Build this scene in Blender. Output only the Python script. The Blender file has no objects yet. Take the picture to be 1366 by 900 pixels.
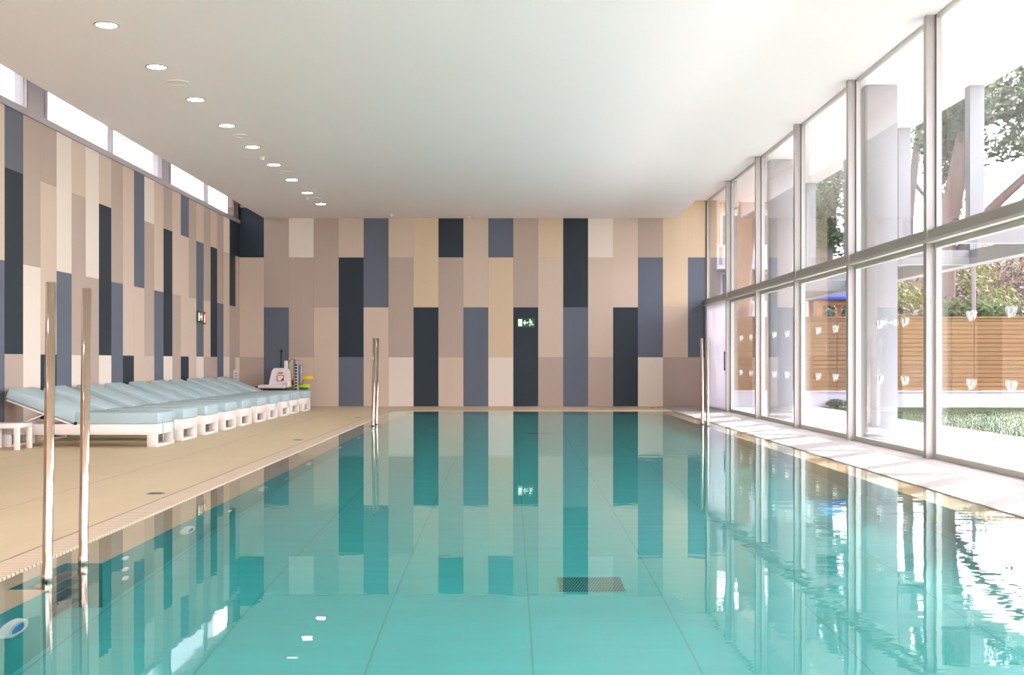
import bpy, bmesh, math, random
from mathutils import Vector, Matrix
random.seed(7)
C = bpy.context.scene.collection
S = bpy.context.scene
PI = math.pi
F, CX, CY, H = 1625.0, 679.0, 481.5, 1.087
def at(px, py, Y):
    return Vector(((px-CX)*Y/F, Y, H-(py-CY)*Y/F))

# ------------------------------------------------------------------ materials
def srgb(r, g, b):
    def f(c):
        c /= 255.0
        return c/12.92 if c <= .04045 else ((c+.055)/1.055)**2.4
    return (f(r), f(g), f(b), 1)
def nm(name):
    m = bpy.data.materials.new(name); m.use_nodes = True
    nt = m.node_tree; nt.nodes.clear()
    out = nt.nodes.new('ShaderNodeOutputMaterial')
    return m, nt, nt.nodes.new, nt.links.new, out
def pbr(name, col, rough=.5, metal=0, var=.06, scale=8, bump=0, bscale=60, stretch=(1,1,1), emit=None, spec=.5):
    m, nt, N, L, out = nm(name)
    p = N('ShaderNodeBsdfPrincipled')
    p.inputs['Roughness'].default_value = rough; p.inputs['Metallic'].default_value = metal
    p.inputs['Specular IOR Level'].default_value = spec
    tc = N('ShaderNodeTexCoord'); mp = N('ShaderNodeMapping'); mp.inputs['Scale'].default_value = stretch
    L(tc.outputs['Object'], mp.inputs['Vector'])
    n = N('ShaderNodeTexNoise'); n.inputs['Scale'].default_value = scale; n.inputs['Detail'].default_value = 4
    L(mp.outputs['Vector'], n.inputs['Vector'])
    mx = N('ShaderNodeMix'); mx.data_type = 'RGBA'
    mx.inputs['A'].default_value = tuple(min(1, c*(1-var)) for c in col[:3])+(1,)
    mx.inputs['B'].default_value = tuple(min(1, c*(1+var)) for c in col[:3])+(1,)
    L(n.outputs['Fac'], mx.inputs['Factor']); L(mx.outputs['Result'], p.inputs['Base Color'])
    if bump:
        n2 = N('ShaderNodeTexNoise'); n2.inputs['Scale'].default_value = bscale; n2.inputs['Detail'].default_value = 3
        L(mp.outputs['Vector'], n2.inputs['Vector'])
        b = N('ShaderNodeBump'); b.inputs['Strength'].default_value = bump; b.inputs['Distance'].default_value = .01
        L(n2.outputs['Fac'], b.inputs['Height']); L(b.outputs['Normal'], p.inputs['Normal'])
    if emit:
        p.inputs['Emission Color'].default_value = emit[0]; p.inputs['Emission Strength'].default_value = emit[1]
    L(p.outputs['BSDF'], out.inputs['Surface'])
    return m

def joint_mat(name, col, rough, x0, dx, y0, dy, w, jcol, var=.05, axes=(0, 1), spec=.4, nscale=(1.2, .35, 1), strength=1.0, jx=1.0, jy=.5):
    """stone or porcelain slabs: thin dark joints on a world-size grid, cloudy grain"""
    m, nt, N, L, out = nm(name)
    p = N('ShaderNodeBsdfPrincipled'); p.inputs['Roughness'].default_value = rough
    p.inputs['Specular IOR Level'].default_value = spec
    tc = N('ShaderNodeTexCoord'); sp = N('ShaderNodeSeparateXYZ'); L(tc.outputs['Object'], sp.inputs[0])
    def M(op, a, b=None, c=None):
        k = N('ShaderNodeMath'); k.operation = op
        for i, v in enumerate((a, b, c)):
            if v is None: continue
            if isinstance(v, (int, float)): k.inputs[i].default_value = v
            else: L(v, k.inputs[i])
        return k.outputs[0]
    def line(ax, o, d, amount):
        s = M('SUBTRACT', sp.outputs[ax], o)
        q = M('PINGPONG', s, d/2)               # 0 on the joint
        return M('MULTIPLY', M('LESS_THAN', q, w/2), amount)
    g = M('MAXIMUM', line(axes[0], x0, dx, jx), line(axes[1], y0, dy, jy))
    mp = N('ShaderNodeMapping'); mp.inputs['Scale'].default_value = nscale; L(tc.outputs['Object'], mp.inputs['Vector'])
    n = N('ShaderNodeTexNoise'); n.inputs['Scale'].default_value = 3.0; n.inputs['Detail'].default_value = 6; n.inputs['Roughness'].default_value = .6
    L(mp.outputs['Vector'], n.inputs['Vector'])
    mx = N('ShaderNodeMix'); mx.data_type = 'RGBA'
    mx.inputs['A'].default_value = tuple(min(1, c*(1-var)) for c in col[:3])+(1,)
    mx.inputs['B'].default_value = tuple(min(1, c*(1+var)) for c in col[:3])+(1,)
    L(n.outputs['Fac'], mx.inputs['Factor'])
    m2 = N('ShaderNodeMix'); m2.data_type = 'RGBA'; L(mx.outputs['Result'], m2.inputs['A']); m2.inputs['B'].default_value = jcol
    L(M('MULTIPLY', g, strength), m2.inputs['Factor']); L(m2.outputs['Result'], p.inputs['Base Color'])
    L(p.outputs['BSDF'], out.inputs['Surface'])
    return m

def glass_mat(name, tint, ior=1.5):
    m, nt, N, L, out = nm(name)
    t = N('ShaderNodeBsdfTransparent'); t.inputs['Color'].default_value = tint
    g = N('ShaderNodeBsdfGlossy'); g.inputs['Roughness'].default_value = 0.0; g.inputs['Color'].default_value = (1, 1, 1, 1)
    lw = N('ShaderNodeLayerWeight'); lw.inputs['Blend'].default_value = .5     # Facing = 1 - cos: Schlick's curve
    pw = N('ShaderNodeMath'); pw.operation = 'POWER'; L(lw.outputs['Facing'], pw.inputs[0]); pw.inputs[1].default_value = 5
    sc = N('ShaderNodeMath'); sc.operation = 'MULTIPLY_ADD'; L(pw.outputs[0], sc.inputs[0]); sc.inputs[1].default_value = .96; sc.inputs[2].default_value = .04
    mx = N('ShaderNodeMixShader'); L(sc.outputs[0], mx.inputs[0]); L(t.outputs[0], mx.inputs[1]); L(g.outputs[0], mx.inputs[2])
    L(mx.outputs[0], out.inputs['Surface'])
    return m

def water_mat():
    m, nt, N, L, out = nm('pool_water')
    g = N('ShaderNodeBsdfGlass'); g.inputs['IOR'].default_value = 1.333; g.inputs['Roughness'].default_value = 0.0
    g.inputs['Color'].default_value = (.93, 1, .99, 1)
    tc = N('ShaderNodeTexCoord')
    mp = N('ShaderNodeMapping'); mp.inputs['Scale'].default_value = (.9, 2.0, 1); L(tc.outputs['Object'], mp.inputs['Vector'])
    a = N('ShaderNodeTexNoise'); a.inputs['Scale'].default_value = 1.6; a.inputs['Detail'].default_value = 3; a.inputs['Roughness'].default_value = .55
    L(mp.outputs['Vector'], a.inputs['Vector'])
    # the surface is calmer on the wall side, livelier by the windows
    sp = N('ShaderNodeSeparateXYZ'); L(tc.outputs['Object'], sp.inputs[0])
    mr = N('ShaderNodeMapRange'); L(sp.outputs[0], mr.inputs['Value'])
    mr.inputs['From Min'].default_value = .6; mr.inputs['From Max'].default_value = 3.2
    mr.inputs['To Min'].default_value = .05; mr.inputs['To Max'].default_value = .22
    b = N('ShaderNodeBump'); b.inputs['Distance'].default_value = .012
    L(mr.outputs[0], b.inputs['Strength'])
    L(a.outputs['Fac'], b.inputs['Height']); L(b.outputs['Normal'], g.inputs['Normal'])
    L(g.outputs[0], out.inputs['Surface'])
    return m

M = {}
M['ceil'] = pbr('ceiling_paint', srgb(252, 243, 245), .9, var=.005, scale=2)
M['B'] = pbr('panel_beige', srgb(204, 184, 164), .6, var=.03, scale=30, stretch=(1, 1, .1), bump=.06, bscale=90)
M['T'] = pbr('panel_taupe', srgb(178, 160, 145), .6, var=.03, scale=30, stretch=(1, 1, .1), bump=.06, bscale=90)
M['D'] = pbr('panel_sand', srgb(211, 188, 156), .6, var=.03, scale=30, stretch=(1, 1, .1), bump=.06, bscale=90)
M['Cr'] = pbr('panel_cream', srgb(226, 213, 197), .6, var=.02, scale=30, stretch=(1, 1, .1), bump=.06, bscale=90)
M['Sl'] = pbr('panel_slate', srgb(92, 99, 112), .6, var=.05, scale=30, stretch=(1, 1, .1), bump=.06, bscale=90)
M['K'] = pbr('panel_ink', srgb(18, 36, 46), .6, var=.08, scale=30, stretch=(1, 1, .1), bump=.06, bscale=90)
M['groove'] = pbr('panel_joint', srgb(150, 135, 120), .8)
M['deck'] = joint_mat('deck_stone_left', srgb(204, 186, 150), .5, -3.72, 1.94, 1.2, 1.2, .006, srgb(110, 92, 72), var=.09, jy=0)
M['deckr'] = joint_mat('deck_stone_right', srgb(164, 159, 152), .55, 4.22, .6, .4, 1.2, .008, srgb(120, 108, 95), var=.05, jy=.8)
M['lip'] = joint_mat('submerged_ledge_stone', srgb(205, 180, 150), .5, -3.72, 50, 0, .6, .005, srgb(150, 125, 98), var=.06, jy=.4)
M['grate'] = joint_mat('grooved_stone', srgb(226, 206, 180), .5, 50, 100, 0, .055, .012, srgb(96, 74, 52), var=.05, jy=1.0)
M['tile'] = joint_mat('green_pool_tile', srgb(66, 184, 180), .4, .11, .765, .3, 1.53, .010, srgb(40, 115, 115), var=.16, jx=.5, jy=.2, nscale=(.6, 3.4, 1))
M['tilew'] = joint_mat('green_pool_wall_tile', srgb(26, 150, 144), .4, 0, .765, 0, .6, .008, srgb(36, 105, 98), var=.08, axes=(1, 2), jx=.4, jy=.3)
M['steel'] = pbr('brushed_steel', srgb(176, 158, 142), .09, 1, var=.03, scale=40, stretch=(1, 1, .05))
M['dsteel'] = pbr('dark_steel', srgb(60, 52, 48), .4, .8)
M['alu'] = pbr('window_aluminium', srgb(168, 164, 158), .38, .35, var=.02)
M['alul'] = pbr('window_frame_light', srgb(190, 186, 178), .4, .2, var=.02)
M['glass'] = glass_mat('window_glass', (.97, .985, .975, 1))
M['water'] = water_mat()
M['white'] = pbr('white_lacquer', srgb(238, 230, 222), .45, var=.02)
M['whited'] = pbr('white_door_paint', srgb(240, 238, 240), .5, var=.01)
M['cushion'] = pbr('mint_grey_vinyl', srgb(172, 196, 199), .5, var=.03, scale=4, bump=.08, bscale=14)
M['strap'] = pbr('pale_blue_strap', srgb(150, 180, 190), .5)
M['black'] = pbr('black_plastic', srgb(22, 22, 24), .45)
M['grey'] = pbr('grey_metal', srgb(150, 150, 150), .4, .5)
M['lamp'] = pbr('lamp_diffuser', srgb(255, 245, 225), .5, emit=((1, .93, .84, 1), 20))
M['seat'] = pbr('white_plastic', srgb(232, 226, 222), .35)
M['red'] = pbr('red_sign', srgb(200, 40, 34), .45)
M['green'] = pbr('exit_green', srgb(12, 82, 40), .45)
M['signw'] = pbr('sign_white', srgb(232, 248, 232), .5, emit=((.8, 1, .85, 1), .25))
M['paper'] = pbr('notice_paper', srgb(235, 225, 225), .6)
M['sticker'] = pbr('white_sticker', srgb(250, 250, 250), .6, emit=None)
for k, c in dict(nyel=(240, 205, 30), nora=(240, 130, 20), nred=(200, 40, 25), npur=(90, 40, 90), ngrn=(40, 150, 60), nlim=(190, 220, 40)).items():
    M[k] = pbr('foam_'+k, srgb(*c), .8)
M['pave'] = joint_mat('terrace_paving', srgb(232, 230, 226), .7, 5.1, 1.2, 0, 1.2, .01, srgb(170, 168, 165), var=.04)
M['grass'] = pbr('grass', srgb(34, 54, 8), .9, var=.35, scale=3, bump=.5, bscale=40)
M['blade'] = pbr('grass_blade', srgb(38, 64, 8), .8, var=.3, scale=2)
M['soil'] = pbr('dry_soil', srgb(120, 100, 80), .9, var=.2, scale=1)
M['stucco'] = pbr('white_stucco', srgb(170, 172, 180), .85, var=.02)
M['wood'] = pbr('pine_board', srgb(118, 88, 50), .7, var=.32, scale=1.2, stretch=(.6, 1, 9))
M['woodd'] = pbr('dark_wood', srgb(70, 50, 32), .8)
M['woodo'] = pbr('orange_timber', srgb(150, 100, 50), .7, var=.12, scale=3)
M['blue'] = pbr('blue_roof', srgb(24, 54, 150), .5)
M['colp'] = pbr('column_paint', srgb(140, 142, 146), .6, var=.01)
M['bark'] = pbr('pine_bark', srgb(86, 72, 66), .9, var=.35, scale=5, stretch=(1, 1, .3), bump=.8, bscale=12)
M['barkg'] = pbr('grey_bark', srgb(100, 94, 94), .9, var=.25, scale=5, stretch=(1, 1, .3), bump=.5, bscale=12)
M['barkr'] = pbr('reddish_bark', srgb(104, 80, 70), .9, var=.3, scale=5, stretch=(1, 1, .3), bump=.5, bscale=12)
M['leafd'] = pbr('pine_needles', srgb(58, 70, 36), .8, var=.35, scale=2)
M['leafg'] = pbr('green_leaves', srgb(52, 72, 28), .8, var=.35, scale=2)
M['leafy'] = pbr('yellow_leaves', srgb(92, 102, 38), .8, var=.3, scale=2)
M['leafb'] = pbr('dry_brush', srgb(72, 56, 48), .85, var=.3, scale=2)
M['facade'] = pbr('cream_facade', srgb(150, 138, 118), .8, var=.04)
M['pane'] = pbr('dark_pane', srgb(70, 72, 78), .2)

# ------------------------------------------------------------------ mesh builder
class MB:
    def __init__(s): s.v = []; s.f = []; s.m = []; s.mats = []; s.sm = []
    def mi(s, mat):
        if mat not in s.mats: s.mats.append(mat)
        return s.mats.index(mat)
    def add(s, vs, fs, mat, smooth=False):
        o = len(s.v); s.v += [tuple(v) for v in vs]; k = s.mi(mat)
        for f in fs: s.f.append(tuple(i+o for i in f)); s.m.append(k); s.sm.append(smooth)
        return s
    def box(s, x0, x1, y0, y1, z0, z1, mat, rot=None, piv=None, top=None):
        vs = [Vector((x, y, z)) for x in (x0, x1) for y in (y0, y1) for z in (z0, z1)]
        if rot is not None:
            piv = Vector(piv if piv is not None else ((x0+x1)/2, (y0+y1)/2, (z0+z1)/2))
            vs = [rot @ (v-piv) + piv for v in vs]
        fs = [(0, 1, 3, 2), (4, 6, 7, 5), (0, 4, 5, 1), (2, 3, 7, 6), (0, 2, 6, 4)]
        s.add(vs, fs, mat); s.add(vs, [(1, 5, 7, 3)], top or mat)
        return s
    def bbox(s, x0, x1, y0, y1, z0, z1, mat, r=.02, seg=3, rot=None, piv=None):
        """box with rounded edges"""
        bm = bmesh.new(); bmesh.ops.create_cube(bm, size=1)
        for v in bm.verts:
            v.co = Vector(((x0+x1)/2+v.co.x*(x1-x0), (y0+y1)/2+v.co.y*(y1-y0), (z0+z1)/2+v.co.z*(z1-z0)))
        bmesh.ops.bevel(bm, geom=bm.edges[:], offset=r, segments=seg, affect='EDGES', profile=.5)
        if rot is not None:
            piv = Vector(piv)
            for v in bm.verts: v.co = rot @ (v.co-piv)+piv
        bm.verts.index_update()
        s.add([v.co.copy() for v in bm.verts], [[v.index for v in f.verts] for f in bm.faces], mat, True); bm.free()
        return s
    def tube(s, pts, r, mat, n=12, caps=True):
        pts = [Vector(p) for p in pts]; rs = r if isinstance(r, (list, tuple)) else [r]*len(pts)
        vs = []; prev = None
        for i, p in enumerate(pts):
            d = (pts[min(i+1, len(pts)-1)]-pts[max(i-1, 0)]).normalized()
            if prev is None:
                a = d.orthogonal().normalized()
            else:
                a = (prev-d*prev.dot(d)).normalized()
            prev = a; b = d.cross(a)
            for k in range(n):
                t = 2*PI*k/n; vs.append(p+(a*math.cos(t)+b*math.sin(t))*rs[i])
        fs = [(i*n+k, i*n+(k+1) % n, (i+1)*n+(k+1) % n, (i+1)*n+k) for i in range(len(pts)-1) for k in range(n)]
        s.add(vs, fs, mat, True)
        if caps:
            s.add(vs[:n], [tuple(reversed(range(n)))], mat); s.add(vs[-n:], [tuple(range(n))], mat)
        return s
    def lathe(s, prof, mat, n=32, c=(0, 0, 0), axis='Z'):
        """prof: (radius, height) pairs turned about an axis through c"""
        vs = []
        for r, h in prof:
            for k in range(n):
                t = 2*PI*k/n; a, b = r*math.cos(t), r*math.sin(t)
                v = {'Z': (a, b, h), 'X': (h, a, b), 'Y': (b, h, a)}[axis]
                vs.append(Vector(v)+Vector(c))
        fs = [(i*n+k, i*n+(k+1) % n, (i+1)*n+(k+1) % n, (i+1)*n+k) for i in range(len(prof)-1) for k in range(n)]
        return s.add(vs, fs, mat, True)
    def prism(s, pts, depth, mat):
        """closed outline (list of 3D points, planar) pushed along vector depth"""
        n = len(pts); d = Vector(depth); vs = [Vector(p) for p in pts]+[Vector(p)+d for p in pts]
        fs = [tuple(range(n)), tuple(reversed(range(n, 2*n)))]+[(i, i+n, (i+1) % n+n, (i+1) % n) for i in range(n)]
        return s.add(vs, fs, mat)
    def build(s, name, parent=None, loc=None, fix=True):
        me = bpy.data.meshes.new(name)
        off = Vector(loc) if loc is not None else Vector((0, 0, 0))
        me.from_pydata([tuple(Vector(v)-off) for v in s.v], [], s.f)
        for k in s.mats: me.materials.append(M[k])
        me.polygons.foreach_set('material_index', s.m); me.polygons.foreach_set('use_smooth', s.sm)
        if fix:
            bm = bmesh.new(); bm.from_mesh(me); bmesh.ops.remove_doubles(bm, verts=bm.verts, dist=1e-5)
            bmesh.ops.recalc_face_normals(bm, faces=bm.faces); bm.to_mesh(me); bm.free()
        me.update()
        o = bpy.data.objects.new(name, me); C.objects.link(o); o.location = off
        if parent is not None: o.parent = parent
        return o
def tag(o, label=None, cat=None, group=None, kind=None):
    for k, v in (('label', label), ('category', cat), ('group', group), ('kind', kind)):
        if v: o[k] = v
    return o
def empty(name, loc, label=None, cat=None, group=None, kind=None):
    o = bpy.data.objects.new(name, None); C.objects.link(o); o.location = loc; o.empty_display_size = .1
    return tag(o, label, cat, group, kind)
def struct(o): o['kind'] = 'structure'; return o
def children_of(o): return [c for c in bpy.data.objects if c.parent is o]
def copy_tree(o, parent=None):
    c = o.copy(); C.objects.link(c); c.parent = parent
    for ch in [x for x in bpy.data.objects if x.parent == o]: copy_tree(ch, c)
    return c

# ------------------------------------------------------------------ room data
XL, XR, YB, YN = -6.48, 4.66, 29.3, -4.0
PXL, PXR, PYN, PYF = -2.54, 3.59, 1.5, 26.7       # water edge
IXL, IXR, IYN, IYF = -2.22, 3.29, 1.8, 26.4       # inner edge of the submerged ledge
ZC = 4.52
ROWS = [0, 1.18, 2.38, 3.58, 4.78, 5.98]
key = dict(B='B', T='T', D='D', C='Cr', S='Sl', K='K')
# back wall columns, rows bottom to top
BACK = ['TBBKB', 'SSTTB', 'BTTCB', 'BBTTB', 'SKKBB', 'BBSSB', 'CTTBB', 'KKDDB', 'BTTKB', 'SSBBB', 'CDDSB', 'KKTTB',
        'TBBDB', 'SSKKB', 'TBBCB', 'KKBBB', 'CSSTB', 'TBDDD', 'TSSDD']
LEFT = ['CTTK', 'TTKK', 'CBBC', 'SSTT', 'TKKB', 'TBTT', 'CSSB', 'BBTT', 'KBBS', 'TTBB', 'CKKT', 'SSBB', 'BTTC', 'BBSS',
        'KBBB', 'SSTT', 'CKKB', 'TTCC', 'CTTB', 'SSCC', 'KBBT', 'CCTT', 'TKKS', 'SSBB', 'BTTC', 'TKKB', 'CBBS', 'SSTT', 'KBBC',
        'TTKK', 'CSSB', 'BBTT', 'SSCC', 'KTTB', 'CKKT', 'BBSS', 'TTBB', 'SSKK', 'CTTB', 'KBBT', 'BSSC', 'TTBB', 'CKKS', 'SSTT',
        'BBCC', 'TKKB', 'CTTS', 'SSBB', 'KBBT', 'TTCC', 'BSSB', 'CKKT', 'TTBB', 'SSTT', 'BBKK', 'CTTB', 'TSSC', 'KBBT']
def runs(c, n):
    r = 0
    while r < n:
        q = r+1
        while q < n and c[q] == c[r]: q += 1
        yield r, q
        r = q
def panel(b, a, u0, u1, z0, z1, mat, face, out):
    """one cladding board standing 4 mm proud of the joint behind it; a = 'X' wall across, 'Y' wall along"""
    g = .0012
    if a == 'X': b.box(u0+g, u1-g, face, face+out, z0+g, z1-g, mat)
    else: b.box(face-out, face, u0+g, u1-g, z0+g, z1-g, mat)

b = MB(); b.box(XL-.3, 5.0, YB+.012, YB+.3, -.3, 5.3, 'groove')
x = XL
for i, c in enumerate(BACK):
    x1 = -5.897+.6*i
    x1 = min(x1, 4.72)
    for r, q in runs(c, 5):
        panel(b, 'X', x, x1, ROWS[r], min(ROWS[q], 5.3), key[c[r]], YB, .012)
    x = x1
    if x >= 4.72: break
struct(b.build('wall_back'))
b = MB(); b.box(XL-.3, XL-.012, YN-.3, YB+.3, -.3, 4.38, 'groove')
ys = [YB]+[10530/365.0-.6*i for i in range(57)]
for i in range(len(ys)-1):
    c = LEFT[i % len(LEFT)]
    y1, y0 = ys[i], max(ys[i+1], YN)
    if y1 <= YN: break
    for r, q in runs(c, 4):
        panel(b, 'Y', y0, y1, ROWS[r], min(ROWS[q], 4.38), key[c[r]], XL, .012)
struct(b.build('wall_left'))

# ------------------------------------------------------------------ clerestory above the left wall
edges = [29.2, 26.26, 23.4, 22.84, 19.97, 17.14, 16.45, 13.67, 10.84, 10.15, 7.37, 4.54, 3.85, 1.07, -1.76, -2.45, -3.9]
piers = {(23.4, 22.84), (17.14, 16.45), (10.84, 10.15), (4.54, 3.85), (-1.76, -2.45)}
n = 0; i = 0
fr = MB(); fr.box(XL-.25, XL+.02, YN, YB, 4.38, 4.47, 'alu'); fr.box(XL-.25, XL, YN, YB, 5.2, 5.3, 'alu')
fr.box(XL-.1, XL+.01, 29.12, YB, 4.47, 5.2, 'dsteel')
struct(fr.build('trim_1'))
for a, c in zip(edges[:-1], edges[1:]):
    n += 1
    if (a, c) in piers:
        p = MB().box(XL-.2, XL-.02, c, a, 4.47, 5.2, 'alu').box(XL-.08, XL-.01, c, c+.09, 4.47, 5.2, 'alu').box(XL-.08, XL-.01, a-.09, a, 4.47, 5.2, 'alu').build('trim_%d' % (n+1)); struct(p)
        continue
    w = empty('window_%d' % (20+n), (XL-.06, (a+c)/2, 4.47)); struct(w)
    f = MB().box(XL-.1, XL-.02, a-.03, a, 4.47, 5.2, 'alu').box(XL-.1, XL-.02, c, c+.03, 4.47, 5.2, 'alu')
    o = f.build('window_frame', w); o.location -= w.location
    g = MB().box(XL-.065, XL-.055, c+.03, a-.03, 4.47, 5.2, 'glass').build('pane', w); g.location -= w.location

# ------------------------------------------------------------------ ceiling, roof, canopy
b = MB(); b.box(-5.88, 3.99, YN, YB-.002, ZC, 4.9, 'ceil')
struct(b.build('ceiling'))
b = MB(); b.box(XL-.3, 6.7, YN-.3, YB+.4, 5.3, 5.5, 'ceil'); b.box(-5.6, 3.99, YN, YB, 4.9, 5.3, 'ceil')
b.box(3.99, 6.7, YN, YB+.3, 4.95, 5.3, 'ceil')
struct(b.build('roof_slab'))

# ------------------------------------------------------------------ floor around the pool
b = MB()
b.box(XL, PXL-.21, YN, YB, -.3, 0, 'deck')
b.box(PXR+.0, 5.0, YN, YB, -.3, 0, 'deckr')
b.box(PXL-.21, PXR, PYF, YB, -.3, 0, 'deck')
b.box(PXL-.21, PXR, YN, PYN-.2, -.3, 0, 'deck')
struct(b.build('floor'))
b = MB().box(PXL-.21, PXL, PYN-.2, PYF, -.3, 0, 'grate')
b.box(PXL-.216, PXL-.208, PYN-.2, PYF, -.01, .0006, 'dsteel')
b.box(PXL, PXR, PYN-.2, PYN, -.3, 0, 'deck')
struct(b.build('overflow_grating'))

# pool basin: ledge just under the water, then tiled walls; small bays for the ladders
ZW, ZL, ZF = -.008, -.05, -1.2
NOTL = [(5.88, 6.65), (20.3, 21.25)]
NOTR = [(20.3, 21.25)]
b = MB()
b.box(PXL-.3, PXR+.3, PYN-.3, PYF+.3, ZF-.2, ZF, 'tile')
def ledge(x0, x1, nx0, nx1, nots):
    y = PYN
    for a, c in nots+[(PYF, PYF)]:
        b.box(x0, x1, y, a, ZF, ZL, 'tilew', top='lip')
        if c > a: b.box(nx0, nx1, a, c, ZF, ZL, 'tilew', top='lip')
        y = c
ledge(PXL, IXL, PXL, PXL+.12, NOTL)
ledge(IXR, PXR, PXR-.12, PXR, NOTR)
b.box(IXL, IXR, IYF, PYF, ZF, ZL, 'tilew', top='lip')
b.box(IXL, IXR, PYN, IYN, ZF, ZL, 'tilew', top='lip')
# sides behind the ledge up to the deck
b.box(PXL-.3, PXL, PYN-.3, PYF+.3, ZF, -.30, 'lip'); b.box(PXR, PXR+.3, PYN-.3, PYF+.3, ZF, -.30, 'lip')
b.box(PXL, PXR, PYF, PYF+.3, ZF, -.30, 'lip'); b.box(PXL, PXR, PYN-.3, PYN, ZF, -.30, 'lip')
struct(b.build('pool_basin'))
b = MB(); b.add([(PXL, PYN, ZW), (PXR, PYN, ZW), (PXR, PYF, ZW), (PXL, PYF, ZW)], [(0, 1, 2, 3)], 'water')
w = b.build('pool_water', fix=False); tag(w, 'calm turquoise water filling the long indoor pool', 'water', kind='stuff')

# pool fittings
def pool_light(y, lab):
    t = empty('underwater_light', (IXL, y, -.43), lab, 'pool light', 'round lights on the left pool wall')
    MB().lathe([(.0, .03), (.085, .03), (.09, .045), (.13, .03), (.14, 0)], 'seat', axis='X').build('trim_ring', t)
    MB().lathe([(0, .048), (.05, .044), (.086, .03)], 'bluelens', axis='X').build('lens', t)
M['bluelens'] = pbr('blue_lens', srgb(40, 120, 190), .2)
labs = ['large round underwater light with blue lens, at lower left before the near ladder',
        'round white underwater light, first one beyond the near ladder',
        'round white underwater light, second one beyond the near ladder',
        'round white underwater light, third one beyond the near ladder',
        'round white underwater light, fourth one beyond the near ladder',
        'round white underwater light, fifth one beyond the near ladder',
        'round white underwater light, farthest one, before the far left ladder']
for y, l in zip((5.42, 8.35, 10.9, 13.46, 15.9, 17.9, 19.6), labs): pool_light(y, l)
def inlet(y, d, lab):
    tag(MB().lathe([(0, .012), (.02, .02), (.045, .014), (.05, 0)], 'seat', c=(0, 0, 0), axis='X', n=20).build('water_inlet', None, None), lab, 'inlet', 'water inlets on the left pool wall')
    o = C.objects[-1]; o.location = (IXL, y, -d)
for y, d, l in ((7.03, .25, 'small round inlet near the ladder, topmost of a column of three'), (7.03, .6, 'small round inlet near the ladder, middle of a column of three'),
                (7.03, .85, 'small round inlet near the ladder, lowest of a column of three'), (9.64, .7, 'small round inlet low on the pool wall between the second and third lights'),
                (12.1, .7, 'small round inlet low on the pool wall between the third and fourth lights')):
    inlet(y, d, l)
M['plate'] = pbr('drain_plate', srgb(60, 170, 165), .5)
def drain(y, lab):
    t = empty('pool_drain', (.485, y, ZF), lab, 'drain', 'square grates on the pool floor')
    MB().box(-.2, .2, -.2, .2, 0, .006, 'plate').build('plate', t)
    s = MB()
    for i in range(22):
        for j in range(11):
            xx = -.19+i*.0175+(.0087 if j % 2 else 0); yy = -.185+j*.036
            s.box(xx, xx+.009, yy, yy+.02, .006, .012, 'black')
    s.build('slots', t)
drain(7.27, 'square perforated grate on the pool floor, nearest the camera')
drain(19.8, 'square perforated grate on the pool floor near the far end')

# ladders
def ladder(x, y0, y1, side, lab):
    t = empty('pool_ladder', (x, (y0+y1)/2, ZF), lab, 'ladder', 'steel pool ladders')
    for y in (y0, y1):
        pts = [(0-side*.0, y-(y0+y1)/2, .12), (0, y-(y0+y1)/2, -ZF), (.02*side, y-(y0+y1)/2, 1.475-ZF)]
        MB().tube(pts, .0245, 'steel', 20).build('handrail_pole', t)
        MB().lathe([(.0255, 0), (.0275, .004), (.0275, .05), (.0255, .054)], 'steel', c=(0, y-(y0+y1)/2, -ZF-.01), n=20).build('collar', t)
        MB().lathe([(0, .006), (.0235, .006), (.0235, 0)], 'steel', c=(.02*side, y-(y0+y1)/2, 1.473-ZF), n=20).build('end_cap', t)
    h = (y1-y0)/2-.02
    for k in range(4):
        z = 1.0-.24*k
        MB().box(min(0, -side*.10), max(0, -side*.10), -h, h, z, z+.03, 'steel').build('tread', t)
ladder(-2.29, 6.04, 6.55, 1, 'tall pair of steel handrail posts with steps, left pool edge nearest the camera')
ladder(-2.29, 20.5, 21.05, 1, 'distant pair of steel handrail posts at the far left end of the pool')
ladder(3.345, 20.5, 21.05, -1, 'distant pair of steel handrail posts on the window side of the pool')

# floor drains on the deck
for x, y, l in ((-2.9, 10.0, 'small round steel drain in the left deck, nearest the camera'), (-2.91, 16.8, 'small round steel drain in the left deck, middle one of three'),
                (-2.91, 23.5, 'small round steel drain in the left deck, farthest from the camera')):
    t = empty('floor_drain', (x, y, 0), l, 'drain', 'round drains in the left deck')
    MB().lathe([(0, .002), (.06, .002), (.075, .003), (.078, 0)], 'grey', n=28).build('rim', t)
    s = MB()
    for k in range(-3, 4): s.box(k*.016-.004, k*.016+.004, -.045, .045, .002, .004, 'dsteel')
    s.build('slots', t)
t = empty('deck_outlet', (3.42, 28.2, 0), 'pair of tiny dark outlets in the far pool edge', 'outlet')
for dx in (-.09, .05): MB().lathe([(0, .01), (.03, .01), (.035, 0)], 'dsteel', c=(dx, 0, 0), n=16).build('cap', t)

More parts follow.
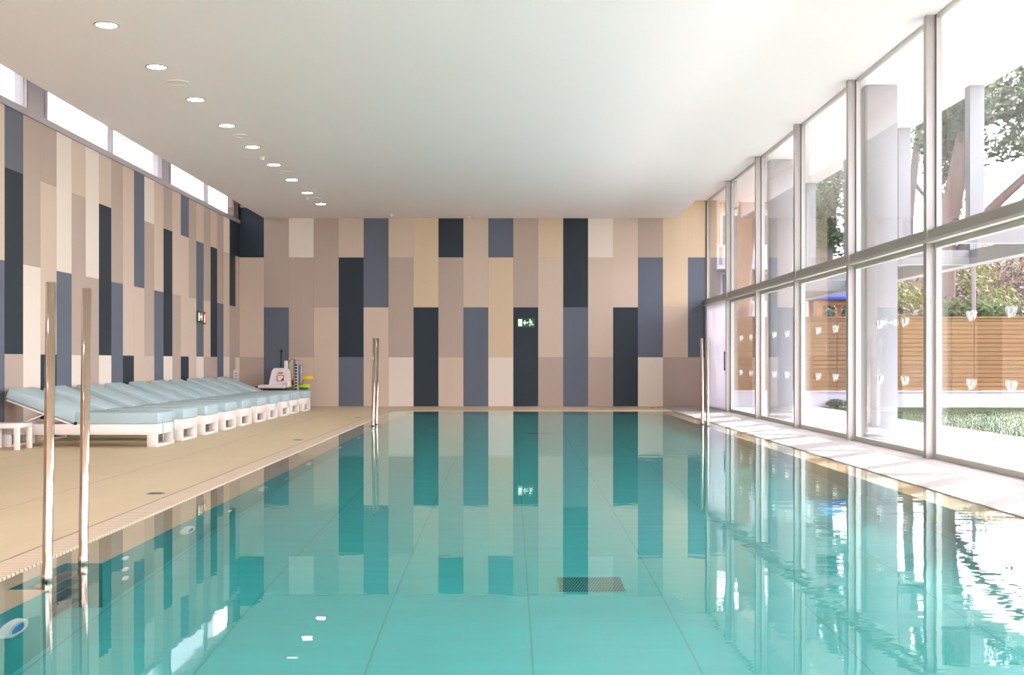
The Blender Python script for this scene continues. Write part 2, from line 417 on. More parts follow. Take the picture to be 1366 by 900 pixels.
# ------------------------------------------------------------------ window wall
PY = [13.6+3.13*k for k in range(5, -6, -1)]      # post faces from the far wall towards the camera
PY[0] = YB
GX = XR+.125
def heart(c, s):
    pts = []
    for k in range(24):
        a = 2*PI*k/24
        pts.append((c[0], c[1]-s*16*math.sin(a)**3/16, c[2]+s*(13*math.cos(a)-5*math.cos(2*a)-2*math.cos(3*a)-math.cos(4*a))/13))
    return MB().prism(pts, (.003, 0, 0), 'sticker')
def wing(c, s, d):
    """white bird mark: two narrow pointed wings side by side forming a heart"""
    m = MB()
    for sg in (-1, 1):
        o = [(0, -.95), (.38, -.15), (.52, .45), (.38, .85), (.14, .8), (.02, .35)]
        pts = [(c[0], c[1]-sg*(a*s*3+.012), c[2]+bb*s) for a, bb in o]
        if sg < 0: pts.reverse()
        m.prism(pts, (.003, 0, 0), 'sticker')
    return m
nb = 0
for k in range(len(PY)-1):
    ya, yb = PY[k], PY[k+1]
    if yb < YN: break
    nb += 1
    wroot = struct(empty('window_%d' % nb, (XR, (ya+yb)/2, 0)))
    def P(m, name, parent=wroot):
        o = m.build(name, parent); o.location = -wroot.location; return o
    # post at the near end of the bay
    m = MB().box(XR, XR+.10, yb, yb+.10, 0, 4.95, 'alu').box(XR+.10, XR+.165, yb-.02, yb+.12, 0, 4.95, 'alu')
    P(m, 'post')
    ly, hy = yb+.10, ya
    # transom
    m = MB().box(XR+.02, XR+.22, ly-.1, hy, 2.44, 2.545, 'alu').box(XR-.01, XR+.2, ly-.1, hy, 2.405, 2.44, 'alul')
    P(m, 'transom')
    def frame(z0, z1, y0, y1, w, x0, x1, mt):
        m = MB(); m.box(x0, x1, y0, y0+w, z0, z1, mt); m.box(x0, x1, y1-w, y1, z0, z1, mt)
        m.box(x0, x1, y0+w, y1-w, z0, z0+w, mt); m.box(x0, x1, y0+w, y1-w, z1-w, z1, mt); return m
    P(frame(2.545, 4.95, ly+.02, hy, .04, XR+.10, XR+.15, 'alul'), 'upper_frame')
    P(MB().box(GX-.008, GX+.008, ly+.05, hy-.04, 2.585, 4.91, 'glass'), 'upper_pane')
    if nb > 1:
        P(frame(0, 2.405, ly+.02, hy, .06, XR+.09, XR+.15, 'alul'), 'lower_frame')
        P(MB().box(GX-.008, GX+.008, ly+.08, hy-.06, .06, 2.345, 'glass'), 'lower_pane')
        if nb > 6: continue
        for z in (1.56, .85):
            for yy in (ly+1.05, ly+2.05):
                P(wing((GX-.012, yy, z), .062, 1), 'heart_sticker')
            for yy in ():
                P(wing((GX+.010, yy+.06, z+.005), .056, 1), 'heart_sticker')
    else:
        P(MB().box(XR+.055, XR+.175, ya-.1, ya, 0, 2.405, 'alu').box(XR+.02, XR+.19, ly, hy, 0, .02, 'alu'), 'door_track')
dm, nt, N, L, out = nm('opal_door_panel')
a_ = N('ShaderNodeBsdfDiffuse'); a_.inputs['Color'].default_value = (.85, .84, .86, 1)
b_ = N('ShaderNodeBsdfTranslucent'); b_.inputs['Color'].default_value = (.85, .84, .88, 1)
x_ = N('ShaderNodeMixShader'); x_.inputs[0].default_value = .35; L(a_.outputs[0], x_.inputs[1]); L(b_.outputs[0], x_.inputs[2]); L(x_.outputs[0], out.inputs['Surface'])
M['whited'] = dm
d = struct(empty('door_1', (XR+.1, 27.6, 0)))
o = MB().box(XR+.08, XR+.13, 26.24, 29.18, .02, 2.40, 'whited').build('door_leaf', d); o.location = -d.location
hd = MB().tube([(XR+.035, 26.55, .88), (XR+.035, 26.55, 1.30)], .012, 'dsteel').tube([(XR+.035, 26.55, .92), (XR+.08, 26.55, .92)], .01, 'dsteel').tube([(XR+.035, 26.55, 1.26), (XR+.08, 26.55, 1.26)], .01, 'dsteel').build('door_handle', d); hd.location = -d.location
# rear end of the room: a glazed wall like the long side
rw = struct(empty('window_15', (0, YN, 0)))
m = MB()
for k in range(6):
    xx = XL+k*2.2
    m.box(xx, xx+.1, YN-.12, YN, 0, 4.95, 'alu')
m.box(XL, XR, YN-.12, YN, 2.41, 2.55, 'alu')
o = m.build('window_frame', rw); o.location = -rw.location
o = MB().box(XL, XR, YN-.07, YN-.06, 0, 4.9, 'glass').build('pane', rw); o.location = -rw.location

# ------------------------------------------------------------------ ceiling fittings
def downlight(y, lab):
    t = empty('downlight', (-4.11, y, ZC), lab, 'ceiling light', 'round downlights in a row on the ceiling')
    MB().lathe([(.127, 0), (.125, -.008), (.108, -.010), (.106, -.001)], 'alu', n=40).build('trim_ring', t)
    MB().lathe([(0, -.004), (.107, -.004)], 'lamp', n=40).build('diffuser', t)
names = ['nearest of the nine', 'second nearest of the nine', 'third nearest of the nine', 'fourth nearest of the nine', 'middle one of the nine',
         'fourth from the far wall', 'third from the far wall', 'second from the far wall', 'closest to the far wall']
names[4] = 'fifth of the nine, before the smoke detector'
for i in range(9): downlight(12.44+1.77*i, 'lit round recessed ceiling downlight, '+names[i])
for i in range(1, 9): downlight(12.44-1.77*i, 'lit round downlight of the same row, out of view above the camera')
for i, l in enumerate(('nearest the camera', 'second from the camera', 'third from the camera', 'closest to the far wall')):
    t = empty('ceiling_speaker', (-4.08, 15.0+3.55*i, ZC), 'flat white round ceiling speaker, '+l, 'speaker', 'round white speakers between the downlights')
    MB().lathe([(.14, 0), (.138, -.010), (.128, -.012), (.125, -.006)], 'white', n=40).build('rim', t)
    MB().lathe([(0, -.006), (.126, -.006)], 'ceil', n=40).build('grille', t)
for x, y, l in ((-4.16, 20.5, 'white smoke detector among the downlights on the left of the ceiling'), (-4.25, 25.6, 'small white detector by the last two downlights'),
                (-.95, 28.85, 'small white detector in the middle of the ceiling by the far wall'), (-2.75, 28.5, 'tiny white detector left of centre by the far wall')):
    t = empty('smoke_detector', (x, y, ZC), l, 'detector', 'small detectors on the ceiling')
    s = 1.0 if x < -4 else .8
    MB().lathe([(.055*s, 0), (.055*s, -.015), (.045*s, -.02)], 'white', n=24).build('base', t)
    MB().lathe([(.04*s, -.02), (.042*s, -.045), (.02*s, -.055), (0, -.055)], 'white', n=24).build('sensor', t)

# ------------------------------------------------------------------ signs
def sign_glyphs(m, ox, oz, w, h, P, door_left=True):
    """door block, arrow and running figure; P(u,v) gives the point on the sign face, returns prism"""
    def poly(pts, mat='signw'): m.prism([P(ox+u*w, oz+v*h) for u, v in pts], P.n, mat)
    poly([(.12, .15), (.32, .15), (.32, .85), (.12, .85)])
    poly([(.38, .5), (.47, .75), (.50, .70), (.46, .56), (.64, .56), (.64, .44), (.46, .44), (.50, .30), (.47, .25)])
    poly([(.71, .84), (.75, .88), (.78, .82), (.75, .74), (.71, .76)])
    poly([(.74, .72), (.80, .70), (.85, .48), (.80, .40), (.76, .50)])
    poly([(.74, .70), (.66, .56), (.68, .52), (.77, .64)])
    poly([(.79, .70), (.87, .62), (.86, .56), (.79, .64)])
    poly([(.80, .46), (.85, .48), (.88, .34), (.94, .34), (.94, .28), (.85, .27)])
    poly([(.76, .50), (.80, .42), (.75, .30), (.75, .16), (.71, .16), (.72, .32)])
class Face:
    def __init__(s, o, u, n): s.o = Vector(o); s.u = Vector(u); s.n = tuple(Vector(n)*.002)
    def __call__(s, a, b): return tuple(s.o+s.u*a+Vector((0, 0, b)))
t = empty('exit_sign', (.395, YB, 1.89), 'green emergency exit sign with arrow and running figure on the far wall', 'sign')
MB().bbox(-.225, .225, -.03, 0, 0, .24, 'green', r=.008, seg=2).build('sign_board', t)
m = MB(); sign_glyphs(m, 0, 0, .45, .24, Face((-.225, -.031, 0), (1, 0, 0), (0, 1, 0))); m.build('pictogram', t)
t = empty('exit_sign', (XL, 25.47, 1.89), 'small green exit sign with white pictogram on the striped left wall', 'sign')
MB().bbox(0, .03, -.22, .21, 0, .24, 'green', r=.008, seg=2).build('sign_board', t)
m = MB(); sign_glyphs(m, 0, 0, .42, .24, Face((.031, -.215, 0), (0, 1, 0), (-1, 0, 0))); m.build('pictogram', t)
t = empty('extinguisher_sign', (XL, 25.82, 1.87), 'small red extinguisher sign beside the green exit sign on the left wall', 'sign')
MB().bbox(0, .03, -.12, .12, 0, .26, 'red', r=.008, seg=2).build('sign_board', t)
m = MB(); m.prism([(.031, -.04, .04), (.031, .03, .04), (.031, .03, .16), (.031, .01, .19), (.031, -.02, .19), (.031, -.04, .16)], (.002, 0, 0), 'signw')
m.prism([(.031, -.02, .19), (.031, .06, .22), (.031, .06, .20), (.031, .0, .185)], (.002, 0, 0), 'signw')
m.build('pictogram', t)
t = empty('notice_board', (XL, 28.85, .55), 'small pale notice on the left wall by the far corner', 'notice')
MB().box(-.008, .015, -.22, .22, 0, .33, 'paper').build('sheet', t)
m = MB()
for k in range(4): m.box(.015, .017, -.16, .14-.04*(k % 2), .06+k*.06, .075+k*.06, 'nred' if k == 3 else 'grey')
m.build('text_lines', t)

# ------------------------------------------------------------------ sun loungers
def make_lounger():
    root = empty('sun_lounger', (0, 0, 0))        # origin: foot end, near side; runs towards -X and +Y
    W, Ln = .80, 1.98
    fr = MB()
    for y0 in (0, W-.045): fr.bbox(-Ln, 0, y0, y0+.045, .155, .29, 'white', r=.004, seg=1)
    for k in range(5): fr.box(-Ln+.1+k*.4, -Ln+.16+k*.4, .045, W-.045, .25, .28, 'white')
    fr.build('frame', root)
    for xx, d in ((-.13, 'f'), (-Ln, 'h')):
        e = MB(); x1 = xx+.13
        e.bbox(xx, x1, 0, .055, 0, .16, 'white', r=.004, seg=1); e.bbox(xx, x1, W-.055, W, 0, .16, 'white', r=.004, seg=1)
        e.bbox(xx, x1, .05, W-.05, 0, .03, 'white', r=.004, seg=1); e.bbox(xx, x1, .04, W-.04, .155, .288, 'white', r=.004, seg=1)
        e.build('end_leg', root)
    # flat mattress
    MB().bbox(-1.06, .015, .015, W-.015, .292, .435, 'cushion', r=.018, seg=2).build('mattress', root)
    ang = math.radians(20.5); R = Matrix.Rotation(ang, 3, 'Y')   # lifts the part lying towards -X
    piv = (-1.06, 0, .30)
    bk = empty  # noqa
    MB().bbox(-1.97, -1.075, .03, W-.03, .262, .285, 'white', r=.006, seg=1, rot=R, piv=piv).build('backrest_frame', root)
    MB().bbox(-1.985, -1.045, .015, W-.015, .296, .435, 'cushion', r=.018, seg=2, rot=R, piv=piv).build('backrest_cushion', root)
    for y in (.06, W-.06):
        MB().tube([(-1.78, y, .28), (-1.45, y, .41)], .009, 'white', 8).build('support_strut', root)
    MB().lathe([(0, -.012), (.02, -.012), (.02, .012), (0, .012)], 'black', axis='Y', c=(-1.03, -.002, .30), n=14).build('hinge_knob', root)
    return root
LY = [15.4, 16.6, 17.85, 19.1, 20.35, 21.55, 22.72, 23.93, 25.12, 26.32]
LX = [-4.45, -4.45, -4.46, -4.45, -4.47, -4.46, -4.46, -4.45, -4.47, -4.42]
ordn = ['nearest the camera, beside the small side table', 'second from the camera', 'third from the camera', 'fourth from the camera', 'fifth from the camera',
        'sixth from the camera', 'fourth from the far wall', 'third from the far wall', 'second from the far wall', 'closest to the far wall and pool lift']
proto = make_lounger()
for i, (y, x) in enumerate(zip(LY, LX)):
    o = proto if i == 0 else copy_tree(proto)
    o.location = (x, y, 0); o.rotation_euler.z = math.radians([0, .6, -.5, .4, 0, -.6, .5, 0, -.4, .3][i])
    tag(o, 'white framed sun lounger with pale mint cushion, '+ordn[i], 'sun lounger', 'sun loungers in a row along the left wall')
for y in (.16, .66):
    MB().tube([(.02, y, .34), (.028, y+.01, .28), (.026, y+.02, .15), (.022, y+.03, .05)], .007, 'strap', 8).build('strap', proto)
t = empty('side_table', (-6.2, 15.07, 0), 'low white square side table beside the nearest lounger', 'table')
MB().bbox(-.22, .22, -.22, .22, .265, .32, 'white', r=.004, seg=1).build('table_top', t)
for sx in (-1, 1):
    for sy in (-1, 1):
        MB().bbox(sx*.19-.03, sx*.19+.03, sy*.19-.03, sy*.19+.03, 0, .266, 'white', r=.003, seg=1).build('leg', t)

# ------------------------------------------------------------------ pool lift with white seat, foam noodles
t = empty('pool_lift', (-5.3, 28.35, 0), 'white plastic pool lift chair on a grey and black mast in the far left corner', 'pool lift')
MB().bbox(-.28, .42, -.35, .3, 0, .08, 'black', r=.02).build('base', t)
MB().bbox(-.2, .1, .06, .2, .08, .60, 'black', r=.02).box(-.25, .1, -.28, -.05, .40, .45, 'black').build('carriage', t)
prof = [(-.44, .50), (-.44, .57), (-.25, .59), (-.33, .92), (-.27, .97), (.16, .97), (.22, .90), (.26, .56), (.18, .50)]
st = MB()
st.bbox(-.47, .17, -.42, -.02, .46, .54, 'seat', r=.035)
st.prism([(-.29, -.06, .50), (.24, -.06, .50), (.20, -.01, .86), (.14, 0, .925), (-.17, 0, .925), (-.22, -.01, .86)], (0, .05, 0), 'seat')
st.bbox(.17, .25, -.38, -.03, .48, .60, 'seat', r=.03)
st.build('seat', t)
MB().box(-.085, .075, -.068, -.055, .62, .76, 'nred').box(-.07, .06, -.071, -.06, .635, .745, 'seat').prism([(0, -.073, .64), (.055, -.073, .64), (.055, -.073, .71)], (0, .004, 0), 'black').box(-.05, .05, -.055, -.045, .80, .825, 'nred').build('seat_label', t)
m = MB(); m.bbox(.28, .40, .0, .12, .08, 1.12, 'grey', r=.012)
for k in range(9): m.box(.31, .37, -.006, .0, .42+k*.07, .455+k*.07, 'dsteel')
m.build('mast', t)
MB().bbox(.41, .48, .03, .11, .55, 1.0, 'grey', r=.02).build('actuator', t)
MB().tube([(-.02, .1, .6), (-.02, .1, 1.32)], .016, 'black', 10).lathe([(0, 0), (.035, 0), (.035, .05), (0, .05)], 'black', c=(-.02, .1, 1.30), n=14).build('pole', t)
MB().tube([(.34, .06, 1.10), (.25, .06, 1.15), (.16, .06, 1.06)], .014, 'grey', 8).bbox(.06, .15, .0, .06, .90, 1.10, 'seat', r=.02).build('control_arm', t)
rk = empty('noodle_crate', (-5.02, 28.85, 0), 'low grey crate carrying foam noodles in the far left corner, beside the pool lift', 'crate')
m = MB(); m.box(-.55, .28, -.18, .18, 0, .03, 'grey'); m.box(-.55, .28, -.18, -.15, .03, .42, 'grey'); m.box(-.55, .28, .15, .18, .03, .42, 'grey'); m.box(-.55, -.52, -.15, .15, .03, .42, 'grey'); m.box(.25, .28, -.15, .15, .03, .42, 'grey')
m.build('box', rk)
NO = [('nyel', (-5.4, 28.76, .645), (-4.62, 28.76, .70), 'yellow foam noodle on top of the pile by the pool lift', 0),
      ('nora', (-5.45, 28.86, .645), (-4.85, 28.86, .655), 'orange foam noodle just behind the yellow one', 0),
      ('nred', (-5.4, 28.72, .562), (-4.86, 28.72, .59), 'red foam noodle in the middle of the pile', 0),
      ('npur', (-5.4, 28.83, .557), (-4.95, 28.83, .555), 'dark purple foam noodle in the pile beside the pool lift', 0),
      ('ngrn', (-5.45, 28.85, .464), (-4.76, 28.85, .465), 'green foam noodle low in the pile', 0),
      ('nlim', (-5.4, 28.75, .465), (-4.70, 28.75, .50), 'lime foam noodle pointing upward at the front of the pile', 0)]
for mt, a, c, l, _ in NO:
    a, c = Vector(a), Vector(c); mid = (a+c)/2+Vector((0, 0, .01))
    o = MB().tube([a, a.lerp(mid, .5), mid, mid.lerp(c, .5), c], .044, mt, 14).build('foam_noodle'); tag(o, l, 'pool noodle', 'foam noodles in the corner')
o = MB().tube([(-6.05, 28.4, .45), (-5.82, 28.42, .47), (-5.62, 28.45, .45)], .035, 'nred', 12).build('foam_noodle'); tag(o, 'short red foam noodle lying left of the pool lift seat', 'pool noodle', 'foam noodles in the corner')
cr = MB().bbox(-6.15, -5.60, 28.25, 28.6, 0, .415, 'grey', r=.02).build('storage_box'); tag(cr, 'low grey storage box left of the pool lift under a red noodle', 'box')

# ------------------------------------------------------------------ outside
b = MB(); b.box(5.0, 7.45, -20, 29.3, -.3, -.02, 'pave'); struct(b.build('terrace_paving'))
b = MB(); b.box(7.45, 40, -20, 29.3, -.3, -.03, 'grass'); struct(b.build('lawn'))
b = MB(); b.box(-60, 90, 29.6, 140, -.3, -.02, 'soil'); b.box(-60, -6.8, -20, 29.6, -.3, -.02, 'pave'); b.box(-60, 90, -40, -20, -.3, -.02, 'pave'); b.box(-6.8, 5.0, -20, -4, -.3, -.02, 'pave'); b.box(40, 90, -20, 29.6, -.3, -.02, 'soil')
struct(b.build('ground'))
m = MB()
for i in range(26000):
    x = 7.47+random.random()**1.3*6.5; y = 12+random.random()*17.2
    a = random.random()*PI; h = .02+random.random()*.03; w = .005; dx, dy = math.cos(a)*w, math.sin(a)*w
    m.add([(x-dx, y-dy, -.03), (x+dx, y+dy, -.03), (x+random.uniform(-.02, .02), y+random.uniform(-.02, .02), -.03+h)], [(0, 1, 2)], 'blade')
tag(m.build('grass_blades', fix=False), 'short green grass of the lawn outside the windows', 'grass', kind='stuff')
b = MB(); b.box(5.0, 24, 29.25, 29.5, -.1, .34, 'stucco'); b.box(4.95, 24, 29.22, 29.53, .34, .37, 'stucco'); struct(b.build('garden_wall'))
fence = empty('garden_fence', (14.5, 29.4, .37), 'tall wooden fence of horizontal boards on the low white wall outside', 'fence')
xs = [5.0, 7.9, 11.2, 14.5, 17.8, 21.1, 24]
for a, c in zip(xs[:-1], xs[1:]):
    m = MB(); z = .38
    while z < 2.10:
        hgt = .093
        dy = random.uniform(-.003, .003)
        m.box(a+.006, c-.006, 29.33+dy, 29.355+dy, z, z+hgt, 'wood'); z += .1045
    m.box(a+.006, c-.006, 29.357, 29.359, .38, 2.10, 'woodd')
    o = m.build('board_panel', fence); o.location = -fence.location
for a in xs:
    o = MB().box(a-.045, a+.045, 29.36, 29.45, .37, 2.2, 'wood').build('fence_post', fence); o.location = -fence.location
o = MB().box(5.0, 24, 29.30, 29.46, 2.12, 2.16, 'wood').build('cap_rail', fence); o.location = -fence.location

M['nb'] = pbr('grey_render', srgb(140, 142, 150), .85)
b = MB(); b.box(-11, -10.2, -12, 42, -.3, 9.5, 'nb')
for k in range(8): b.box(-10.2, -10.14, -12, 42, 1.2*k, 1.2*k+.04, 'alu')
struct(b.build('neighbour_wall'))
# canopy columns and hanging rail frame
for y, l in ((4.42, 'behind the nearest window bay'), (10.72, 'outside, just beyond the right edge of view'), (17.02, 'broad pale column outside the windows, nearer one in view'), (23.3, 'broad pale column outside the windows, farther one in view')):
    if y < 12: continue
    o = MB().bbox(5.0, 5.43, y, y+.30, -.02, 4.95, 'colp', r=.006, seg=1).build('column'); struct(o)
    o['label'] = l
fr = empty('canopy_frame', (6.55, 17, 2.44), 'pale steel frame of hanging posts and rails along the canopy edge outside', 'canopy frame')
ysr = [1.4, 4.52, 7.65, 10.78, 13.9, 17.04, 20.17, 23.3, 26.4]
for y in ysr:
    o = MB().box(6.45, 6.65, y, y+.2, 2.64, 4.95, 'colp').build('hanging_post', fr); o.location = -fr.location
    o = MB().box(4.92, 6.46, y+.02, y+.18, 2.44, 2.64, 'colp').build('cross_beam', fr); o.location = -fr.location
o = MB().box(6.45, 6.65, 0, 29.2, 2.44, 2.64, 'colp').build('edge_beam', fr); o.location = -fr.location

# trees and shrubs
def jit(p, s): return Vector(p)+Vector((random.uniform(-s, s), random.uniform(-s, s), random.uniform(-s, s)))
def leaves(m, c, rad, n, size, mat, flat=.7):
    c = Vector(c)
    for _ in range(n):
        while True:
            v = Vector((random.uniform(-1, 1), random.uniform(-1, 1), random.uniform(-1, 1)))
            if v.length < 1: break
        p = c+Vector((v.x*rad, v.y*rad, v.z*rad*flat))
        a = Vector((random.gauss(0, 1), random.gauss(0, 1), random.gauss(0, 1))).normalized(); bq = a.orthogonal().normalized()
        s = size*random.uniform(.6, 1.3)
        m.add([p-a*s, p+bq*s*.45, p+a*s, p-bq*s*.45], [(0, 1, 2, 3)], mat)
def tree(name, label, group, stems, clumps, bark, leaf, lsize=.11):
    base = Vector(stems[0][0][0]); base.z = -.02
    t = empty(name, base, label, 'tree', group)
    for i, (pts, r0, r1) in enumerate(stems):
        nn = 10; P = []
        for k in range((len(pts)-1)*4+1):       # smooth the path
            u = k/4.0; j = min(int(u), len(pts)-2); f = u-j
            p0 = pts[max(j-1, 0)]; p1 = pts[j]; p2 = pts[j+1]; p3 = pts[min(j+2, len(pts)-1)]
            P.append(.5*((2*p1)+(p2-p0)*f+(2*p0-5*p1+4*p2-p3)*f*f+(3*p1-p0-3*p2+p3)*f**3))
        rr = [r0+(r1-r0)*k/(len(P)-1) for k in range(len(P))]
        o = MB().tube([p-base for p in P], rr, bark, 12).build('trunk' if i == 0 else 'branch', t)
    m = MB()
    for c, rad, n in clumps: leaves(m, c-base, rad, n, lsize, leaf)
    m.build('foliage', t, fix=False)
def A(l, Y, dy=0): return [at(x, y, Y+dy*i) for i, (x, y) in enumerate(l)]
def clumps(region, Y, n, rad, cnt, spread=2):
    x0, x1, y0, y1 = region
    return [(at(random.uniform(x0, x1), random.uniform(y0, y1), Y+random.uniform(-spread, spread)), rad*random.uniform(.7, 1.3), cnt) for _ in range(n)]
G = 'tall trees beyond the garden fence'
tree('pine_tree', 'large leaning pine with forked brown trunk seen through the nearest window', G,
     [(A([(1262, 535), (1258, 430), (1262, 320), (1276, 240), (1292, 160), (1318, 60), (1340, -60)], 36), .38, .16),
      (A([(1262, 320), (1250, 260), (1246, 190), (1252, 90)], 36, .3), .22, .08),
      (A([(1272, 350), (1310, 292), (1366, 238), (1430, 185), (1500, 150)], 36, -.3), .18, .07),
      (A([(1310, 292), (1345, 285), (1380, 255), (1430, 235)], 35, .2), .09, .04),
      (A([(1288, 180), (1320, 160), (1366, 148), (1430, 152)], 36, .3), .13, .05),
      (A([(1268, 300), (1270, 240), (1268, 150)], 36, .5), .10, .05)],
     clumps((1240, 1520, -60, 150), 37, 46, 1.4, 330, 3)+clumps((1250, 1460, 120, 195), 37, 26, .9, 200, 2)+clumps((1250, 1290, 180, 300), 38, 9, .7, 130, 1), 'bark', 'leafd', .15)
tree('pine_tree', 'slim pale grey trunk tree between the broad column and the middle post', G,
     [(A([(1214, 530), (1212, 420), (1212, 300), (1219, 230), (1228, 160), (1238, 60)], 47), .24, .10),
      (A([(1217, 240), (1234, 262), (1252, 280)], 47), .09, .04), (A([(1215, 290), (1206, 220), (1200, 150)], 47), .09, .04)],
     clumps((1150, 1260, 20, 215), 47, 32, 1.1, 260, 2), 'barkg', 'leafd')
tree('pine_tree', 'dark trunk tree with dense green foliage behind the playhouse', G,
     [(A([(1096, 520), (1097, 400), (1100, 330), (1106, 290), (1100, 240), (1112, 170), (1110, 90)], 40), .36, .14),
      (A([(1104, 300), (1118, 240), (1122, 180)], 40), .14, .06), (A([(1100, 250), (1086, 200), (1080, 140)], 40), .12, .05)],
     clumps((1072, 1130, 262, 350), 40, 14, .7, 150, 1.5)+clumps((1060, 1150, 90, 260), 41, 26, 1.0, 220, 2), 'barkg', 'leafg')
tree('pine_tree', 'thick reddish trunk tree in front of the cream house', G,
     [(A([(984, 520), (983, 420), (988, 350), (998, 280), (1002, 220), (1012, 130)], 34), .40, .2),
      (A([(990, 340), (972, 280), (965, 220)], 34), .16, .07)],
     clumps((950, 1060, 80, 250), 34, 26, 1.0, 220, 2), 'barkr', 'leafd')
def shrub(name, label, px, py, Y, w, mat, n=10, cnt=230, ls=.10, grp='shrubs behind the fence'):
    base = at(px, py, Y); top = base.z; base = Vector((base.x, Y, -.02))
    t = empty(name, base, label, 'shrub', grp)
    m = MB()
    for _ in range(5):
        m.tube([(random.uniform(-.1, .1), 0, 0), (random.uniform(-w, w)*.3, random.uniform(-.3, .3), top*.5), (random.uniform(-w, w)*.6, random.uniform(-.4, .4), top*.8)], [.05, .035, .015], 'bark', 6)
    m.build('stems', t)
    m = MB()
    for k in range(n):
        zz = random.uniform(.35, .9)*top
        leaves(m, (random.uniform(-w, w)*.8, random.uniform(-.35, .35), zz), min(top*.28, .6) if w < 1 else top*.28, cnt, ls, mat, .8)
    m.build('foliage', t, fix=False)
SH = [('tall brown dry brush behind the fence under the leaning pine', 1285, 345, 43, 1.8, 'leafb', 14),
      ('brown dry brush at the right edge of view behind the fence', 1350, 325, 45.5, 2.0, 'leafb', 14),
      ('large dry brush beyond the right edge of the nearest pane', 1430, 320, 50, 2.4, 'leafb', 12),
      ('low dark green bush just above the fence boards, centre of the nearest pane', 1300, 392, 31.2, 0.8, 'leafg', 9),
      ('low dark green bush just above the fence boards, left side of the nearest pane', 1268, 404, 33.2, 0.5, 'leafg', 7),
      ('low green bush at the right above the fence', 1345, 402, 35.2, 0.7, 'leafd', 7),
      ('yellow green sapling crown behind the thin post', 1305, 352, 37.4, 0.8, 'leafy', 8),
      ('tall green tree crown beneath the pine branches at the right', 1340, 305, 55, 2.6, 'leafg', 14),
      ('yellow green bush between the columns above the fence', 1212, 372, 41.5, .8, 'leafy', 10),
      ('dull green bush behind the middle window post', 1236, 385, 39.4, 0.7, 'leafd', 8),
      ('brown brush at the foot of the grey trunk', 1222, 400, 35.2, 0.6, 'leafb', 7),
      ('dull green shrub right of the playhouse', 1148, 380, 37.4, 0.9, 'leafd', 8),
      ('dark shrub left of the playhouse', 1076, 392, 31.2, 0.5, 'leafd', 7)]
for l, px, py, Y, w, mt, n_ in SH: shrub('shrub', l, px, py, Y, w, mt, n_)
for (x, y, l) in ((1117, 540, 'small dark plant at the foot of the white garden wall'), (1152, 540, 'small green plant beside the broad column base')):
    p = at(x, y, 28.9); t = empty('garden_plant', (p.x, 28.95, -.02), l, 'plant')
    m = MB(); leaves(m, (0, 0, .10), .26, 160, .05, 'leafd', .4); m.build('foliage', t, fix=False)
# hillside of scrub that closes the view
hb = MB(); nx, ny = 46, 10; vs = []
M['scrub'] = pbr('scrub_hillside', srgb(70, 62, 44), .95, var=.55, scale=1.6, bump=1, bscale=3)
for j in range(ny+1):
    for i in range(nx+1):
        x = 18.6+i*1.0; y = 57+j*1.3
        top = 5.8+min(2.6, (x-18.6)*.16)+.5*math.sin(x*.9)+.3*math.sin(x*2.3+1)
        z = top*math.sin(min(1, j/7)*PI/2)-.1*(j == 0)+.25*math.sin(x*3.1+j*2)*(j > 0) if i > 0 else -.1
        vs.append((x, y, z))
hb.add(vs, [(j*(nx+1)+i, j*(nx+1)+i+1, (j+1)*(nx+1)+i+1, (j+1)*(nx+1)+i) for j in range(ny) for i in range(nx)], 'scrub', True)
leafspots = [(random.uniform(19, 60), random.uniform(57.5, 62)) for _ in range(70)]
for (x, y) in leafspots:
    leaves(hb, (x, y, (y-57)/9*6+random.uniform(-.3, 1.0)), 1.2, 130, .2, random.choice(['leafb', 'leafb', 'leafd', 'leafy', 'leafg']), .8)
struct(hb.build('hillside', fix=False))
# thin post behind the fence
o = MB().tube([at(1299, 541.5, 30), at(1299, 352, 30)], .05, 'barkg', 10).build('garden_pole'); tag(o, 'thin grey pole standing behind the fence', 'pole')
# playhouse
p = at(1112, 500, 33); t = empty('playhouse', (p.x, 33.5, -.02), 'small orange timber playhouse with a blue roof above the fence', 'playhouse')
for dx in (-.62, -.40, .18, .42):
    pass
for dx, dy in ((-.38, -.5), (.40, -.5), (-.38, .5), (.40, .5)):
    MB().box(dx-.06, dx+.06, dy-.06, dy+.06, 0, 2.85, 'woodo').build('corner_post', t)
MB().box(-.38, .40, -.5, .5, 1.4, 1.5, 'woodo').box(-.38, .40, -.52, -.48, 1.5, 2.2, 'woodo').build('platform', t)
MB().box(-.45, .46, -.54, -.50, 2.62, 2.72, 'woodo').build('beam', t)
m = MB(); m.add([(-.55, -.75, 2.78), (.65, -.75, 2.78), (.65, .75, 2.78), (-.55, .75, 2.78), (.05, 0, 3.12), (-.55, -.75, 2.84), (.65, -.75, 2.84), (.65, .75, 2.84), (-.55, .75, 2.84)],
      [(0, 3, 2, 1), (0, 1, 6, 5), (1, 2, 7, 6), (2, 3, 8, 7), (3, 0, 5, 8), (5, 6, 4), (6, 7, 4), (7, 8, 4), (8, 5, 4)], 'blue')
m.build('roof', t)
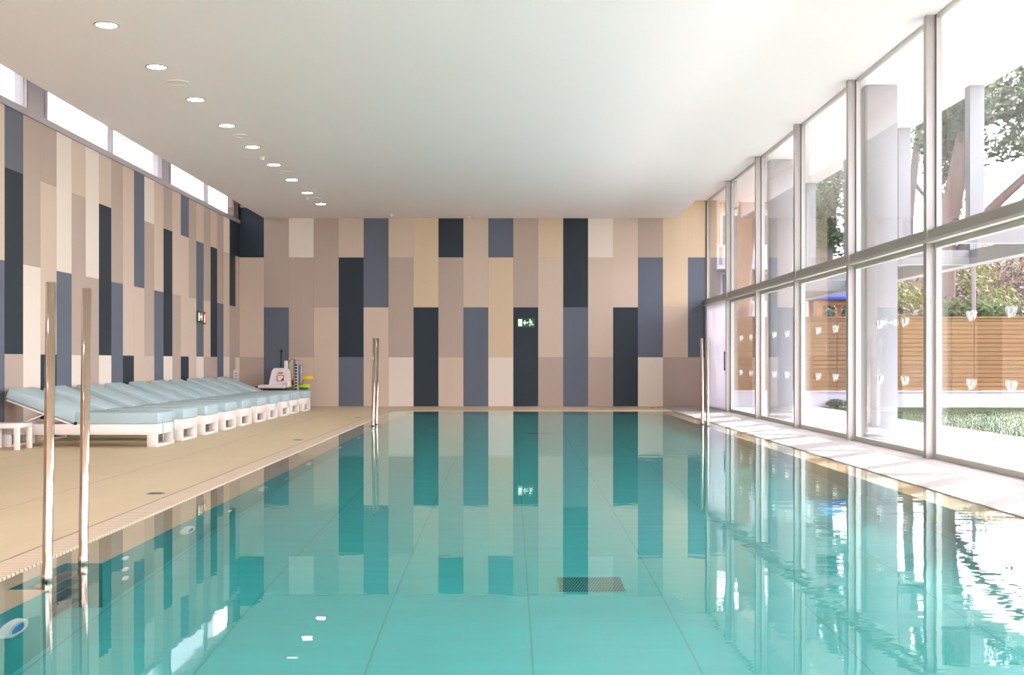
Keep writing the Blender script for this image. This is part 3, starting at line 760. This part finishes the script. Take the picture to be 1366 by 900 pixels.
# house with balcony
t = empty('house', (12.5, 62, -.02), 'cream house with balconies and white balusters beyond the trees', 'house')
m = MB().box(-4, 3.6, 0, 8, 0, 9.4, 'facade').box(-4.3, 3.9, -.4, 8.3, 9.4, 9.7, 'facade').box(-4.1, 3.7, -.12, 0, 5.9, 6.2, 'facade'); m.build('wall', t)
for z in (.9, 3.9, 6.9):
    for xx in (-3.2, -1.2, .8, 2.5):
        f = MB().box(xx-.55, xx+.55, -.1, .02, z, z+1.7, 'stucco').build('window_frame', t)
        MB().box(xx-.45, xx+.45, -.12, -.08, z+.1, z+1.6, 'pane').build('window_pane', f)
for z in (2.9, 5.7):
    bb = MB().box(-4, 3.6, -1.3, 0, z, z+.2, 'stucco').build('balcony', t)
    m = MB().box(-4, 3.6, -1.3, -1.2, z+1.1, z+1.2, 'stucco')
    for k in range(26): m.lathe([(.05, z+.2), (.09, z+.45), (.045, z+.75), (.06, z+1.1)], 'stucco', c=(-3.9+k*.3, -1.25, 0), n=8)
    m.build('balustrade', bb)

# ------------------------------------------------------------------ light
W = bpy.data.worlds.new('sky'); S.world = W; W.use_nodes = True
nt = W.node_tree; bg = nt.nodes['Background']
sky = nt.nodes.new('ShaderNodeTexSky'); sky.sky_type = 'PREETHAM' if False else 'HOSEK_WILKIE'
SUN_DIR = Vector((.655, .756, 0)).normalized()*math.cos(math.radians(40))+Vector((0, 0, math.sin(math.radians(40))))
sky.sun_direction = SUN_DIR; sky.turbidity = 4.5; sky.ground_albedo = .6
mx = nt.nodes.new('ShaderNodeMix'); mx.data_type = 'RGBA'; mx.inputs['Factor'].default_value = .75
nt.links.new(sky.outputs[0], mx.inputs['A']); mx.inputs['B'].default_value = (1.03, .93, 1.06, 1)
nt.links.new(mx.outputs['Result'], bg.inputs['Color']); bg.inputs['Strength'].default_value = 3.8
W.cycles.sampling_method = 'MANUAL'; W.cycles.sample_map_resolution = 512
sl = bpy.data.lights.new('sun', 'SUN'); sl.energy = 8.5; sl.angle = math.radians(.6); sl.color = (1, .95, .955)
so = bpy.data.objects.new('sun', sl); C.objects.link(so); so.rotation_euler = (-SUN_DIR).to_track_quat('-Z', 'Y').to_euler(); so.location = (20, 30, 20)
def portal(name, loc, rot, sx, sy):
    l = bpy.data.lights.new(name, 'AREA'); l.shape = 'RECTANGLE'; l.size = sx; l.size_y = sy; l.cycles.is_portal = True
    o = bpy.data.objects.new(name, l); C.objects.link(o); o.location = loc; o.rotation_euler = rot
portal('daylight_portal_side', (XR+.3, 12.65, 2.48), (0, math.radians(90), 0), 4.9, 33.2)
portal('daylight_portal_rear', (-.9, YN-.2, 2.45), (math.radians(90), 0, 0), 11.2, 4.9)
portal('daylight_portal_high', (XL-.28, 12.65, 4.85), (0, math.radians(-90), 0), .8, 33.2)

# ------------------------------------------------------------------ camera and view
cam = bpy.data.cameras.new('camera'); co = bpy.data.objects.new('camera', cam); C.objects.link(co); S.camera = co
co.location = (0, 0, H); co.rotation_euler = (math.radians(90), 0, 0)
cam.sensor_width = 36; cam.lens = F/1366*36; cam.shift_x = (683-CX)/1366; cam.shift_y = (CY-450)/1366; cam.clip_end = 400
S.view_settings.view_transform = 'Standard'; S.view_settings.look = 'None'; S.view_settings.gamma = 1; S.view_settings.use_curve_mapping = False
S.view_settings.exposure = 1.6
cy = S.cycles
cy.max_bounces = 14; cy.diffuse_bounces = 8; cy.glossy_bounces = 5; cy.transmission_bounces = 8; cy.transparent_max_bounces = 24
cy.caustics_reflective = False; cy.caustics_refractive = True; cy.sample_clamp_indirect = 12; cy.sample_clamp_direct = 0
cy.blur_glossy = .5
cy.use_denoising = True
